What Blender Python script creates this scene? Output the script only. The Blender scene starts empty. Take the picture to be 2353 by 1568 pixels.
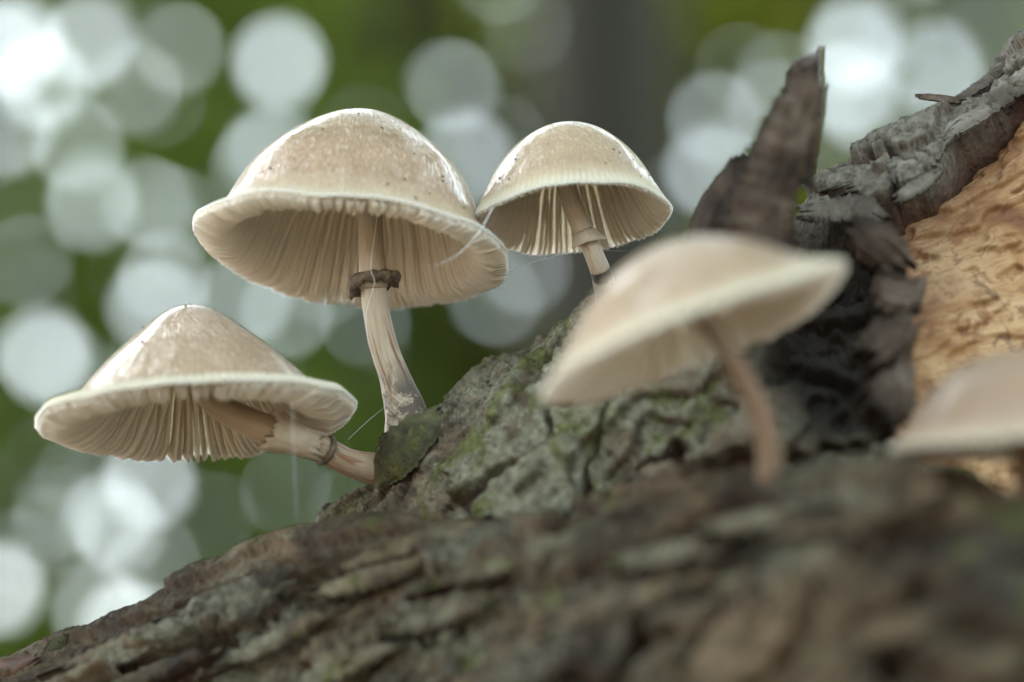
import bpy, math, random
import numpy as np
from mathutils import Vector, Matrix
rnd = random.Random(7)
RNG = np.random.default_rng(11)
S = bpy.context.scene
COL = S.collection

# ------------------------------------------------------------------ camera
PITCH = math.radians(15.0)
CAM = np.array([0.0, 0.0, 1.10])
FX = np.array([1.0, 0, 0]); FU = np.array([0, -math.sin(PITCH), math.cos(PITCH)]); FF = np.array([0, math.cos(PITCH), math.sin(PITCH)])
cd = bpy.data.cameras.new('camera'); cam = bpy.data.objects.new('camera', cd); COL.objects.link(cam)
cam.location = CAM; cam.rotation_euler = (math.pi / 2 + PITCH, 0, 0)
cd.lens = 100; cd.sensor_width = 36; cd.clip_start = 0.01; cd.clip_end = 3000
cd.dof.use_dof = True; cd.dof.focus_distance = 0.532; cd.dof.aperture_fstop = 5.6
cd.dof.aperture_blades = 0
S.camera = cam

# ------------------------------------------------------------------ sky, sun, exposure
SUN_EL, SUN_AZ = math.radians(58), math.radians(-40)      # azimuth from +Y toward +X
W = bpy.data.worlds.new('World'); S.world = W; W.use_nodes = True
wn = W.node_tree; wn.nodes.clear()
sky = wn.nodes.new('ShaderNodeTexSky'); sky.sky_type = 'NISHITA'; sky.sun_disc = False
sky.sun_elevation = SUN_EL; sky.sun_rotation = SUN_AZ; sky.air_density = 1.0; sky.dust_density = 3.0
hs = wn.nodes.new('ShaderNodeHueSaturation'); hs.inputs['Saturation'].default_value = 0.50; hs.inputs['Hue'].default_value = 0.455
bg = wn.nodes.new('ShaderNodeBackground'); bg.inputs['Strength'].default_value = 0.15
wo = wn.nodes.new('ShaderNodeOutputWorld')
wn.links.new(sky.outputs[0], hs.inputs['Color']); wn.links.new(hs.outputs[0], bg.inputs['Color']); wn.links.new(bg.outputs[0], wo.inputs['Surface'])
sl = bpy.data.lights.new('sun', 'SUN'); sl.energy = 0.6; sl.angle = math.radians(25); sl.color = (1.0, 0.96, 0.9)
so = bpy.data.objects.new('sun', sl); COL.objects.link(so)
sdir = Vector((math.sin(SUN_AZ) * math.cos(SUN_EL), math.cos(SUN_AZ) * math.cos(SUN_EL), math.sin(SUN_EL)))
so.rotation_euler = (-sdir).to_track_quat('-Z', 'Y').to_euler(); so.location = (0, 0, 30)
S.view_settings.view_transform = 'Standard'; S.view_settings.look = 'None'
S.view_settings.exposure = 3.0; S.view_settings.gamma = 1.0; S.view_settings.use_curve_mapping = False
S.render.engine = 'CYCLES'
cy = S.cycles
cy.use_denoising = True; cy.denoiser = 'OPENIMAGEDENOISE'; cy.use_adaptive_sampling = False
cy.max_bounces = 36; cy.diffuse_bounces = 36; cy.transmission_bounces = 36; cy.transparent_max_bounces = 8; cy.glossy_bounces = 3
cy.sample_clamp_indirect = 6.0
S.render.film_transparent = False

# ------------------------------------------------------------------ helpers
# foreground is measured in centimetres in a frame (right, up, depth) aligned with the log; wpos turns it into world metres
def wpos(p):
    p = np.asarray(p, float)
    return CAM + 0.01 * (p[..., 0:1] * FX + p[..., 1:2] * FU + p[..., 2:3] * FF)
def wdir(p):
    p = np.asarray(p, float)
    return p[..., 0:1] * FX + p[..., 1:2] * FU + p[..., 2:3] * FF
PX = 0.36 / 2353.0
def at(u, v, z):
    return np.array([(u - 1176.5) * PX * z, (784 - v) * PX * z, z])
def proj(p):
    return 1176.5 + p[..., 0] / p[..., 2] / PX, 784 - p[..., 1] / p[..., 2] / PX
def norm(a):
    a = np.asarray(a, float); return a / np.maximum(np.linalg.norm(a, axis=-1, keepdims=True), 1e-12)

def _hash(ix, iy, iz, seed):
    h = (ix.astype(np.int64) * 374761393 + iy.astype(np.int64) * 668265263 + iz.astype(np.int64) * 2147483647 + seed * 1274126177) & 0xffffffff
    h = ((h ^ (h >> 13)) * 1274126177) & 0xffffffff
    h = ((h ^ (h >> 16)) * 2246822519) & 0xffffffff
    return (h ^ (h >> 15)) & 0xffffffff
_G = norm(np.random.default_rng(3).normal(size=(256, 3)))
def perlin(p, seed=0):
    p = np.asarray(p, float); i = np.floor(p).astype(np.int64); f = p - i
    w = f * f * f * (f * (f * 6 - 15) + 10); out = 0
    for dx in (0, 1):
        wx = w[..., 0] if dx else 1 - w[..., 0]
        for dy in (0, 1):
            wy = w[..., 1] if dy else 1 - w[..., 1]
            for dz in (0, 1):
                wz = w[..., 2] if dz else 1 - w[..., 2]
                g = _G[_hash(i[..., 0] + dx, i[..., 1] + dy, i[..., 2] + dz, seed) & 255]
                out = out + wx * wy * wz * (g[..., 0] * (f[..., 0] - dx) + g[..., 1] * (f[..., 1] - dy) + g[..., 2] * (f[..., 2] - dz))
    return out * 1.5
def fbm(p, octv=3, seed=0, ridged=False):
    a, o, t = 1.0, 0, 0
    for k in range(octv):
        n = perlin(np.asarray(p) * 2 ** k, seed + 17 * k)
        o = o + a * ((1 - 2 * np.abs(n)) if ridged else n); t += a; a *= 0.5
    return o / t
def worley(x, y, seed=0):
    ix = np.floor(x).astype(np.int64); iy = np.floor(y).astype(np.int64)
    f1 = np.full(x.shape, 9.0); f2 = f1.copy(); idv = np.zeros(x.shape, np.int64); ddx = np.zeros(x.shape); ddy = np.zeros(x.shape)
    for a in (-1, 0, 1):
        for b in (-1, 0, 1):
            h = _hash(ix + a, iy + b, ix * 0, seed)
            px = ix + a + (h & 1023) / 1023.0; py = iy + b + ((h >> 10) & 1023) / 1023.0
            d = np.hypot(px - x, py - y); c = d < f1
            f2 = np.where(c, f1, np.minimum(f2, d)); idv = np.where(c, h, idv); ddx = np.where(c, x - px, ddx); ddy = np.where(c, y - py, ddy); f1 = np.where(c, d, f1)
    return f1, f2, idv, ddx, ddy
def sstep(a, b, x):
    t = np.clip((np.asarray(x, float) - a) / (b - a), 0, 1); return t * t * (3 - 2 * t)
def in_poly(u, v, poly):
    inside = np.zeros(u.shape, bool); n = len(poly)
    for k in range(n):
        x1, y1 = poly[k]; x2, y2 = poly[(k + 1) % n]
        c = ((y1 > v) != (y2 > v)) & (u < (x2 - x1) * (v - y1) / (y2 - y1 + 1e-9) + x1)
        inside ^= c
    return inside
def spline(pts, n=None, t=None):
    """Catmull-Rom through pts, sampled at t in 0..len-1"""
    P = np.asarray(pts, float)
    if t is None: t = np.linspace(0, len(P) - 1, n)
    t = np.clip(t, 0, len(P) - 1); i = np.minimum(np.floor(t).astype(int), len(P) - 2); f = (t - i)[:, None]
    E = np.vstack([2 * P[0] - P[1], P, 2 * P[-1] - P[-2]])
    a, b, c, d = E[i], E[i + 1], E[i + 2], E[i + 3]
    return 0.5 * (2 * b + (c - a) * f + (2 * a - 5 * b + 4 * c - d) * f ** 2 + (3 * b - a - 3 * c + d) * f ** 3)

def mesh_np(name, V, F, mat=None, parent=None, smooth=True, attrs=None, world=False):
    V = np.asarray(V, np.float32).reshape(-1, 3)
    if not world: V = wpos(V).astype(np.float32)
    if parent is not None: V = V - np.array(parent_origin(parent), np.float32)
    me = bpy.data.meshes.new(name)
    F = np.asarray(F, np.int32); k = F.shape[1]; nf = len(F)
    me.vertices.add(len(V)); me.vertices.foreach_set('co', V.ravel())
    me.loops.add(nf * k); me.loops.foreach_set('vertex_index', F.ravel())
    me.polygons.add(nf); me.polygons.foreach_set('loop_start', np.arange(0, nf * k, k, dtype=np.int32))
    me.polygons.foreach_set('loop_total', np.full(nf, k, np.int32))
    me.polygons.foreach_set('use_smooth', np.full(nf, smooth, bool))
    for an, av in (attrs or {}).items():
        av = np.asarray(av, np.float32)
        if av.ndim == 1:
            at_ = me.attributes.new(an, 'FLOAT', 'POINT'); at_.data.foreach_set('value', av)
        else:
            at_ = me.attributes.new(an, 'FLOAT_VECTOR', 'POINT'); at_.data.foreach_set('vector', av.ravel())
    me.update(calc_edges=True); me.validate()
    if mat: me.materials.append(mat)
    o = bpy.data.objects.new(name, me); COL.objects.link(o)
    if parent is not None: o.parent = parent
    return o
def parent_origin(o):
    p = np.zeros(3)
    while o is not None:
        p = p + np.array(o.location); o = o.parent
    return p
def empty(name, loc_cm=None, loc=None, label=None, cat=None, group=None):
    o = bpy.data.objects.new(name, None); COL.objects.link(o)
    o.location = wpos(loc_cm) if loc is None else loc
    o.empty_display_size = 0.01
    tag(o, label, cat, group); return o
def tag(o, label=None, cat=None, group=None, kind=None):
    if label: o['label'] = label
    if cat: o['category'] = cat
    if group: o['group'] = group
    if kind: o['kind'] = kind
    return o
def grid_faces(nu, nv, wrap_u=False, wrap_v=False):
    iu = np.arange(nu if wrap_u else nu - 1); iv = np.arange(nv if wrap_v else nv - 1)
    A, B = np.meshgrid(iu, iv, indexing='ij'); A1 = (A + 1) % nu; B1 = (B + 1) % nv
    return np.stack([A * nv + B, A1 * nv + B, A1 * nv + B1, A * nv + B1], -1).reshape(-1, 4)

# ------------------------------------------------------------------ materials
class N:
    def __init__(s, name):
        s.m = bpy.data.materials.new(name); s.m.use_nodes = True; s.t = s.m.node_tree; s.t.nodes.clear()
        s.out = s.t.nodes.new('ShaderNodeOutputMaterial')
    def n(s, ty, **kw):
        nd = s.t.nodes.new(ty)
        for k, v in kw.items():
            if hasattr(nd, k) and k not in nd.inputs: setattr(nd, k, v)
        return nd
    def l(s, a, b): s.t.links.new(a, b)
    def val(s, inp, x):
        if isinstance(x, bpy.types.NodeSocket): s.l(x, inp)
        elif isinstance(x, (tuple, list)) and len(x) == 3 and inp.type == 'RGBA': inp.default_value = (*x, 1)
        else: inp.default_value = x
    def noise(s, vec, scale, detail=3, rough=0.55, dist=0.0, out='Fac'):
        nd = s.n('ShaderNodeTexNoise'); s.val(nd.inputs['Vector'], vec); nd.inputs['Scale'].default_value = scale
        nd.inputs['Detail'].default_value = detail; nd.inputs['Roughness'].default_value = rough; nd.inputs['Distortion'].default_value = dist
        return nd.outputs[out]
    def ramp(s, fac, stops):
        nd = s.n('ShaderNodeValToRGB'); e = nd.color_ramp.elements
        while len(e) < len(stops): e.new(0.5)
        for k, (p, c) in enumerate(stops):
            e[k].position = p; e[k].color = (*c, 1) if isinstance(c, (tuple, list)) else (c, c, c, 1)
        s.val(nd.inputs[0], fac); return nd.outputs[0]
    def mix(s, fac, a, b, mode='MIX'):
        nd = s.n('ShaderNodeMix'); nd.data_type = 'RGBA'; nd.blend_type = mode
        s.val(nd.inputs[0], fac); s.val(nd.inputs[6], a); s.val(nd.inputs[7], b); return nd.outputs[2]
    def math(s, op, a, b=0.0, clamp=False):
        nd = s.n('ShaderNodeMath'); nd.operation = op; nd.use_clamp = clamp; s.val(nd.inputs[0], a); s.val(nd.inputs[1], b); return nd.outputs[0]
    def attr(s, name, out='Fac'):
        nd = s.n('ShaderNodeAttribute'); nd.attribute_name = name; return nd.outputs[out]
    def obj(s): return s.n('ShaderNodeTexCoord').outputs['Object']
    def pos(s): return s.n('ShaderNodeNewGeometry').outputs['Position']
    def scale(s, vec, xyz):
        nd = s.n('ShaderNodeVectorMath'); nd.operation = 'MULTIPLY'; s.val(nd.inputs[0], vec); nd.inputs[1].default_value = xyz; return nd.outputs[0]
    def bump(s, h, strength, dist, normal=None):
        nd = s.n('ShaderNodeBump'); nd.inputs['Strength'].default_value = strength; nd.inputs['Distance'].default_value = dist
        s.val(nd.inputs['Height'], h)
        if normal is not None: s.l(normal, nd.inputs['Normal'])
        return nd.outputs[0]
    def principled(s, **kw):
        p = s.n('ShaderNodeBsdfPrincipled')
        for k, v in kw.items(): s.val(p.inputs[k.replace('_', ' ')], v)
        return p
    def done(s, sh):
        s.l(sh, s.out.inputs['Surface']); return s.m

def mat_bark(name, cols, lichen, moss, seed, inner=(0.0364, 0.0145, 0.0063), fine=1.0):
    m = N(name); P = m.pos(); off = m.n('ShaderNodeVectorMath'); off.operation = 'ADD'; m.l(P, off.inputs[0]); off.inputs[1].default_value = (seed, seed * 1.7, 0); P = off.outputs[0]
    n1 = m.noise(P, 75 * fine, 6, 0.66, 0.6)
    base = m.ramp(n1, [(0.34, cols[0]), (0.46, cols[1]), (0.56, cols[2]), (0.66, cols[3])])
    n2 = m.noise(P, 48 * fine, 8, 0.74, 0.6)
    lf = m.ramp(n2, [(0.52 - 0.1 * lichen, 0.0), (0.58 - 0.1 * lichen, 1.0)])
    n3 = m.noise(P, 520, 5, 0.72)
    lcol = m.ramp(n3, [(0.32, (0.0516, 0.0486, 0.0284)), (0.5, (0.1305, 0.1245, 0.0823)), (0.66, (0.2307, 0.2216, 0.1589))])
    c = m.mix(m.math('MULTIPLY', lf, min(1, 0.4 + lichen * 0.6)), base, lcol)
    grey = m.ramp(n3, [(0.34, (0.0486, 0.0425, 0.0318)), (0.64, (0.1700, 0.1548, 0.1220))])
    c = m.mix(m.math('MULTIPLY', m.attr('grey'), m.ramp(n2, [(0.36, 0.25), (0.5, 0.95)])), c, grey)
    n4 = m.noise(P, 62 * fine, 7, 0.74, 0.8)
    mf = m.ramp(n4, [(0.57 - 0.1 * moss, 0.0), (0.62 - 0.1 * moss, 1.0)])
    mcol = m.ramp(n3, [(0.34, (0.0158, 0.0219, 0.0034)), (0.64, (0.0941, 0.1032, 0.0170))])
    c = m.mix(m.math('MULTIPLY', mf, m.math('SUBTRACT', 0.85, m.attr('grey'), True)), c, mcol)
    n5 = m.noise(P, 600, 4, 0.65)
    c = m.mix(m.ramp(n5, [(0.34, 0.8), (0.44, 0.0)]), c, (0.0213, 0.0145, 0.0079))
    c = m.mix(m.attr('inner'), c, m.ramp(n3, [(0.3, tuple(x * 0.5 for x in inner)), (0.7, tuple(x * 1.9 for x in inner))]))
    c = m.mix(m.attr('rot_shade'), c, m.ramp(n1, [(0.3, (0.0049, 0.0037, 0.0022)), (0.7, (0.0213, 0.0145, 0.0085))]))  # dark rotten wood together with painted shade of the hollow
    h = m.math('ADD', m.math('MULTIPLY', n3, 0.6), m.math('MULTIPLY', n5, 0.5))
    p = m.principled(Base_Color=c, Roughness=0.72, Normal=m.bump(h, 0.8, 0.0012)); p.inputs['Specular IOR Level'].default_value = 0.3
    return m.done(p.outputs[0])
def mat_wood():
    m = N('bare_wood'); P = m.pos()
    g = m.attr('grain', 'Vector')
    n1 = m.noise(g, 0.55, 5, 0.6, 0.8)
    c = m.ramp(n1, [(0.36, (0.1394, 0.0574, 0.0164)), (0.44, (0.2952, 0.1517, 0.0533)), (0.51, (0.4264, 0.2665, 0.1230)), (0.63, (0.5248, 0.3608, 0.1968))])
    n2 = m.noise(g, 1.6, 5, 0.7, 0.4)
    c = m.mix(m.ramp(n2, [(0.54, 0.0), (0.62, 0.85)]), c, (0.1640, 0.0615, 0.0164))
    s = m.noise(m.scale(g, (0.8, 7, 1)), 2.2, 4, 0.7)
    c = m.mix(m.ramp(s, [(0.53, 0.0), (0.64, 0.75)]), c, (0.1968, 0.1066, 0.0492))
    c = m.mix(m.math('MULTIPLY', m.attr('stain'), m.ramp(n2, [(0.34, 1.0), (0.62, 0.45)])), c, (0.1189, 0.0451, 0.0123))
    # fine dark zone lines left by fungi
    zl = m.math('ADD', m.math('ABSOLUTE', m.math('SUBTRACT', m.noise(g, 0.42, 3, 0.5, 0.6), 0.5)), m.ramp(m.noise(g, 0.6, 2, 0.5), [(0.48, 0.0), (0.56, 0.05)]))
    c = m.mix(m.ramp(zl, [(0.0, 0.8), (0.007, 0.0)]), c, (0.0820, 0.0369, 0.0164))
    n6 = m.noise(P, 900, 3, 0.6)
    c = m.mix(m.ramp(n6, [(0.33, 0.5), (0.42, 0.0)]), c, (0.1476, 0.0738, 0.0328))
    p = m.principled(Base_Color=c, Roughness=0.7, Normal=m.bump(m.math('ADD', s, m.math('MULTIPLY', n6, 0.4)), 0.5, 0.0008))
    return m.done(p.outputs[0])
def mat_cap(name, tint, margin):
    m = N(name)
    st = m.attr('streak', 'Vector'); s = m.attr('reach')         # reach: 0 crown .. 1 margin
    P = m.pos()
    blot = m.noise(P, 160, 4, 0.6)
    fine = m.noise(st, 5.5, 2, 0.6)
    c = m.mix(m.ramp(blot, [(0.35, 0.0), (0.68, 1.0)]), tint, tuple(min(1, x * 1.22) for x in tint))
    c = m.mix(m.math('MULTIPLY', m.ramp(fine, [(0.56, 0.0), (0.68, 0.55)]), m.ramp(s, [(0.2, 0.15), (0.45, 1.0)])), c, margin)  # pale flecks: wet glints painted into the skin colour
    c = m.mix(m.ramp(s, [(0.78, 0.0), (0.88, 0.3), (0.95, 1.0)]), c, margin)
    c = m.mix(m.attr('under'), c, (0.70, 0.67, 0.61))
    wr = m.math('SUBTRACT', 1.0, m.math('ABSOLUTE', m.math('MULTIPLY', m.math('SUBTRACT', m.noise(st, 1.25, 4, 0.62, 0.5), 0.5), 6.0)))
    wr2 = m.noise(P, 240, 4, 0.62, 0.5)
    h = m.math('ADD', m.math('MULTIPLY', wr, 0.4), m.math('MULTIPLY', wr2, 0.7))
    amp = m.ramp(s, [(0.0, 0.85), (0.25, 1.0), (0.80, 1.0), (0.9, 0.15)])
    nrm = m.bump(m.math('MULTIPLY', h, amp), 1.0, 0.0038)
    nrm0 = m.bump(h, 0.3, 0.0006)
    p = m.principled(Base_Color=c, Roughness=0.42, Normal=nrm0); p.inputs['Specular IOR Level'].default_value = 0.2
    p.inputs['Subsurface Weight'].default_value = 0.85; p.inputs['Subsurface Radius'].default_value = (1.0, 0.86, 0.68); p.inputs['Subsurface Scale'].default_value = 0.004
    m.val(p.inputs['Coat Weight'], m.ramp(s, [(0.82, 1.0), (0.92, 0.2)])); p.inputs['Coat Roughness'].default_value = 0.035; p.inputs['Coat IOR'].default_value = 1.4
    m.l(nrm, p.inputs['Coat Normal'])
    return m.done(p.outputs[0])
def mat_gill(name, col, trans=0.45):
    m = N(name); P = m.pos()
    n = m.noise(P, 260, 3, 0.6)
    c = m.mix(m.ramp(n, [(0.45, 0.0), (0.75, 0.6)]), col, (col[0] * 0.97, col[1] * 0.92, col[2] * 0.82))
    c = m.mix(m.attr('reach'), c, (col[0] * 0.97, col[1] * 0.91, col[2] * 0.80))
    d = m.n('ShaderNodeBsdfDiffuse'); m.l(c, d.inputs[0]); t = m.n('ShaderNodeBsdfTranslucent'); m.l(c, t.inputs[0])
    x = m.n('ShaderNodeMixShader'); x.inputs[0].default_value = trans; m.l(d.outputs[0], x.inputs[1]); m.l(t.outputs[0], x.inputs[2])
    g = m.n('ShaderNodeBsdfGlossy'); g.inputs['Roughness'].default_value = 0.45
    y = m.n('ShaderNodeMixShader'); y.inputs[0].default_value = 0.03; m.l(x.outputs[0], y.inputs[1]); m.l(g.outputs[0], y.inputs[2])
    return m.done(y.outputs[0])
def mat_stem(name, col, brown0, brown1, dark0, dark1):
    """brown / dark: reach along the stem (0 top .. 1 base) where rusty streaks and grey skin set in"""
    m = N(name); f = m.attr('fibre', 'Vector'); t = m.attr('reach'); P = m.pos()
    n1 = m.noise(f, 2.2, 5, 0.65, 0.3)
    c = m.ramp(n1, [(0.30, tuple(x * 0.84 for x in col)), (0.55, col), (0.72, tuple(min(1, x * 1.14) for x in col))])
    n2 = m.noise(f, 0.9, 4, 0.6, 0.5)
    bz = m.ramp(t, [(max(0, brown0 - .1), 0.0), (brown0 + .05, 1.0), (brown1, 1.0), (min(1, brown1 + .12), 0.25)])
    c = m.mix(m.math('MULTIPLY', m.ramp(n2, [(0.50, 0.0), (0.60, 0.85)]), bz), c, (0.20, 0.085, 0.035))
    n3 = m.noise(P, 190, 6, 0.72, 0.8)
    dz = m.ramp(t, [(max(0, dark0 - .06), 0.0), (dark0 + .06, 1.0), (dark1, 1.0), (min(1, dark1 + .1), 0.35)])
    c = m.mix(m.math('MULTIPLY', m.ramp(n3, [(0.44, 0.0), (0.53, 0.95)]), dz), c, (0.085, 0.066, 0.050))
    c = m.mix(m.attr('band'), c, (0.045, 0.032, 0.026))
    p = m.principled(Base_Color=c, Roughness=0.6, Normal=m.bump(m.math('ADD', n1, m.math('MULTIPLY', n3, 0.5)), 0.4, 0.0005))
    p.inputs['Subsurface Weight'].default_value = 0.35; p.inputs['Subsurface Radius'].default_value = (1, 0.6, 0.4); p.inputs['Subsurface Scale'].default_value = 0.0015
    return m.done(p.outputs[0])
def mat_simple(name, c0, c1, scale, rough=0.7, bump=0.5, dist=0.0006, trans=0.0):
    m = N(name); P = m.pos(); n = m.noise(P, scale, 5, 0.65, 0.3)
    c = m.ramp(n, [(0.32, c0), (0.66, c1)])
    p = m.principled(Base_Color=c, Roughness=rough, Normal=m.bump(n, bump, dist)); sh = p.outputs[0]
    if trans:
        t = m.n('ShaderNodeBsdfTranslucent'); m.l(c, t.inputs[0]); x = m.n('ShaderNodeMixShader'); x.inputs[0].default_value = trans
        m.l(sh, x.inputs[1]); m.l(t.outputs[0], x.inputs[2]); sh = x.outputs[0]
    return m.done(sh)
def mat_leaf(name, c0, c1):
    m = N(name); P = m.pos(); n = m.noise(P, 2.2, 3, 0.6)
    c = m.ramp(n, [(0.32, c0), (0.68, c1)])
    d = m.n('ShaderNodeBsdfDiffuse'); m.l(c, d.inputs[0]); t = m.n('ShaderNodeBsdfTranslucent'); m.l(m.mix(1.0, c, (1.35, 1.45, 0.8), 'MULTIPLY'), t.inputs[0])
    x = m.n('ShaderNodeMixShader'); x.inputs[0].default_value = 0.5; m.l(d.outputs[0], x.inputs[1]); m.l(t.outputs[0], x.inputs[2])
    return m.done(x.outputs[0])

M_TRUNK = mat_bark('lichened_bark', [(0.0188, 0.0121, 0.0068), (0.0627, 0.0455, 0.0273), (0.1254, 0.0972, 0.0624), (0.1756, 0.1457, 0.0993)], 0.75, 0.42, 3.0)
M_LIMB = mat_bark('brown_flaking_bark', [(0.0066, 0.0044, 0.0020), (0.0251, 0.0163, 0.0075), (0.0628, 0.0427, 0.0216), (0.1404, 0.0972, 0.0552)], 0.15, -0.05, 9.0, fine=0.6)
M_SNAG = mat_bark('dark_rotten_bark', [(0.0085, 0.0051, 0.0034), (0.0255, 0.0161, 0.0102), (0.0595, 0.0391, 0.0247), (0.1360, 0.1062, 0.0808)], -1.6, -1.6, 21.0, fine=0.6, inner=(0.0170, 0.0093, 0.0051))
M_GREY = mat_bark('grey_loose_bark', [(0.0208, 0.0144, 0.0096), (0.0680, 0.0560, 0.0424), (0.1440, 0.1280, 0.1040), (0.2400, 0.2200, 0.1880)], -0.1, -0.4, 31.0, fine=0.6)
M_MOSSY = mat_bark('mossy_bark', [(0.014, 0.012, 0.006), (0.040, 0.038, 0.016), (0.07, 0.068, 0.028), (0.12, 0.115, 0.06)], -0.6, 0.3, 41.0)
M_RED = mat_simple('red_brown_inner_bark', (0.020, 0.009, 0.005), (0.085, 0.036, 0.016), 180, 0.5, 0.6, 0.0008, 0.15)
M_WOOD = mat_wood()
M_CAP = mat_cap('slimy_beige_cap', (0.275, 0.192, 0.122), (0.57, 0.485, 0.355))
M_CAP_PALE = mat_cap('slimy_pale_cap', (0.30, 0.218, 0.138), (0.58, 0.50, 0.37))
M_CAP_GREY = mat_cap('slimy_grey_pink_cap', (0.255, 0.18, 0.125), (0.44, 0.355, 0.26))
M_GILL = mat_gill('cream_gill', (0.975, 0.945, 0.875), 0.5)
M_BLACK = mat_simple('black_soil', (0.012, 0.010, 0.008), (0.03, 0.024, 0.018), 800)
M_RING = mat_simple('dark_brown_ring', (0.03, 0.02, 0.012), (0.17, 0.125, 0.08), 420, 0.7, 0.9, 0.0008)
M_VEIL = mat_simple('pale_veil', (0.45, 0.37, 0.27), (0.62, 0.54, 0.42), 220, 0.6, 0.4, 0.0004, 0.3)
M_SILK = mat_simple('white_silk', (0.7, 0.72, 0.7), (0.85, 0.86, 0.85), 300, 0.35, 0.2, 0.0002, 0.3)
M_LEAFS = [mat_leaf('leaf_olive', (0.140, 0.175, 0.036), (0.205, 0.245, 0.056)), mat_leaf('leaf_green', (0.115, 0.175, 0.046), (0.170, 0.240, 0.066)), mat_leaf('leaf_dull', (0.105, 0.125, 0.046), (0.150, 0.175, 0.066))]  # the third leaf tone is a duller green
M_TREEBARK = mat_simple('forest_tree_bark', (0.006, 0.0065, 0.003), (0.015, 0.0155, 0.007), 14, 0.85, 0.6, 0.01)
M_GROUND = mat_simple('leaf_litter', (0.14, 0.095, 0.055), (0.38, 0.27, 0.17), 9, 0.9, 0.6, 0.02)

# ------------------------------------------------------------------ ground
def make_ground():
    rr = np.concatenate([np.linspace(0.01, 12, 40), np.geomspace(13, 1500, 26)]); na = 96
    th = np.linspace(0, 2 * np.pi, na, endpoint=False)
    R_, T_ = np.meshgrid(rr, th, indexing='ij'); X = R_ * np.cos(T_); Y = R_ * np.sin(T_)
    Z = 0.10 * fbm(np.stack([X * 0.25, Y * 0.25, X * 0], -1), 3, 5) * np.clip(R_ / 1.5, 0, 1)
    tag(mesh_np('ground', np.stack([X, Y, Z], -1), grid_faces(len(rr), na, wrap_v=True), M_GROUND, world=True), kind='structure')
make_ground()

# ------------------------------------------------------------------ the fallen trunk
TRUNK = empty('fallen_trunk', [4, -20, 60], label='thick leaning fallen trunk with lichened bark and bare tan wood where bark fell off', cat='fallen trunk')

def nonuniform(a, b, dense0, dense1, step, coarse):
    x = [np.arange(a, dense0, coarse), np.arange(dense0, dense1, step), np.arange(dense1, b + coarse, coarse)]
    return np.concatenate(x)

def sweep(sil, rp, rd, length_knots, s_arr, phi):
    """log body: sil = points of its upper edge; the body hangs below and bulges forward.  returns base points, outward normals"""
    C = spline(sil, t=s_arr); T = norm(np.gradient(C, axis=0)); Tn = T.copy(); Tn[:, 2] *= 0.4; Tn = norm(Tn)
    up = norm(np.stack([-Tn[:, 1], Tn[:, 0], 0 * Tn[:, 0]], -1)); fw = np.array([0, 0, -1.0])
    RP = np.interp(s_arr, np.arange(len(rp)), rp)[:, None]; RD = np.interp(s_arr, np.arange(len(rd)), rd)[:, None]
    k = np.ones(15) / 15
    cph, sph = np.cos(phi)[None], np.sin(phi)[None]
    P = C[:, None, :] + (RP * (cph - 1))[..., None] * up[:, None, :] + (RD * sph)[..., None] * fw
    Nn = norm((cph / RP)[..., None] * up[:, None, :] + (sph / RD)[..., None] * fw)
    return P, Nn, C
def arclen(P, ax):
    d = np.linalg.norm(np.diff(P, axis=ax), axis=-1); z = np.zeros_like(np.take(d, [0], ax)); return np.concatenate([z, np.cumsum(d, ax)], ax)

def bark_relief(X, Y, P, seed, stretch=(0.20, 0.62), step=0.34, crack=0.5, rough=0.1, levels=5.0, wk=1.0):
    """X along the grain, Y across, cm: layered flakes with broken edges, long cracks, fine roughness.  returns height cm, inner-bark mask"""
    G = np.stack([X * stretch[0], Y * stretch[1], 0 * X + seed], -1)
    jag = 0.055 * fbm(P * 1.6, 3, seed + 1) + 0.03 * fbm(P * 6, 3, seed + 2)
    t = (fbm(G, 3, seed) * 1.25 + jag) * levels
    fl = np.floor(t); fr = t - fl
    edge = sstep(0.0, 0.04, fr)                                  # foot of each broken layer
    h = step * (fl + edge - 1 + 0.25 * fr)
    h = h - 0.35 * step * np.exp(-(fr / 0.05) ** 2)               # undercut
    cr = np.abs(perlin(G * np.array([0.9, 1.5, 1]) + 0.25 * fbm(P * 0.8, 3, seed + 3)[..., None] + 40, seed + 4))
    wid = 0.02 + 0.05 * np.clip(0.5 + 1.6 * perlin(P * 0.25, seed + 5), 0, 1)
    ck = 1 - sstep(0.35, 1.0, cr / wid / wk)
    h = h - crack * ck
    h = h + rough * 1.8 * fbm(P * 1.2, 3, seed + 6) + rough * 0.9 * fbm(P * 3.4 + 5, 4, seed + 7, True) + rough * 0.4 * fbm(P * 10, 3, seed + 8, True)
    inner = np.maximum(np.exp(-(fr / 0.055) ** 2) * 0.75, ck)
    return h - h.mean(), inner

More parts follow.
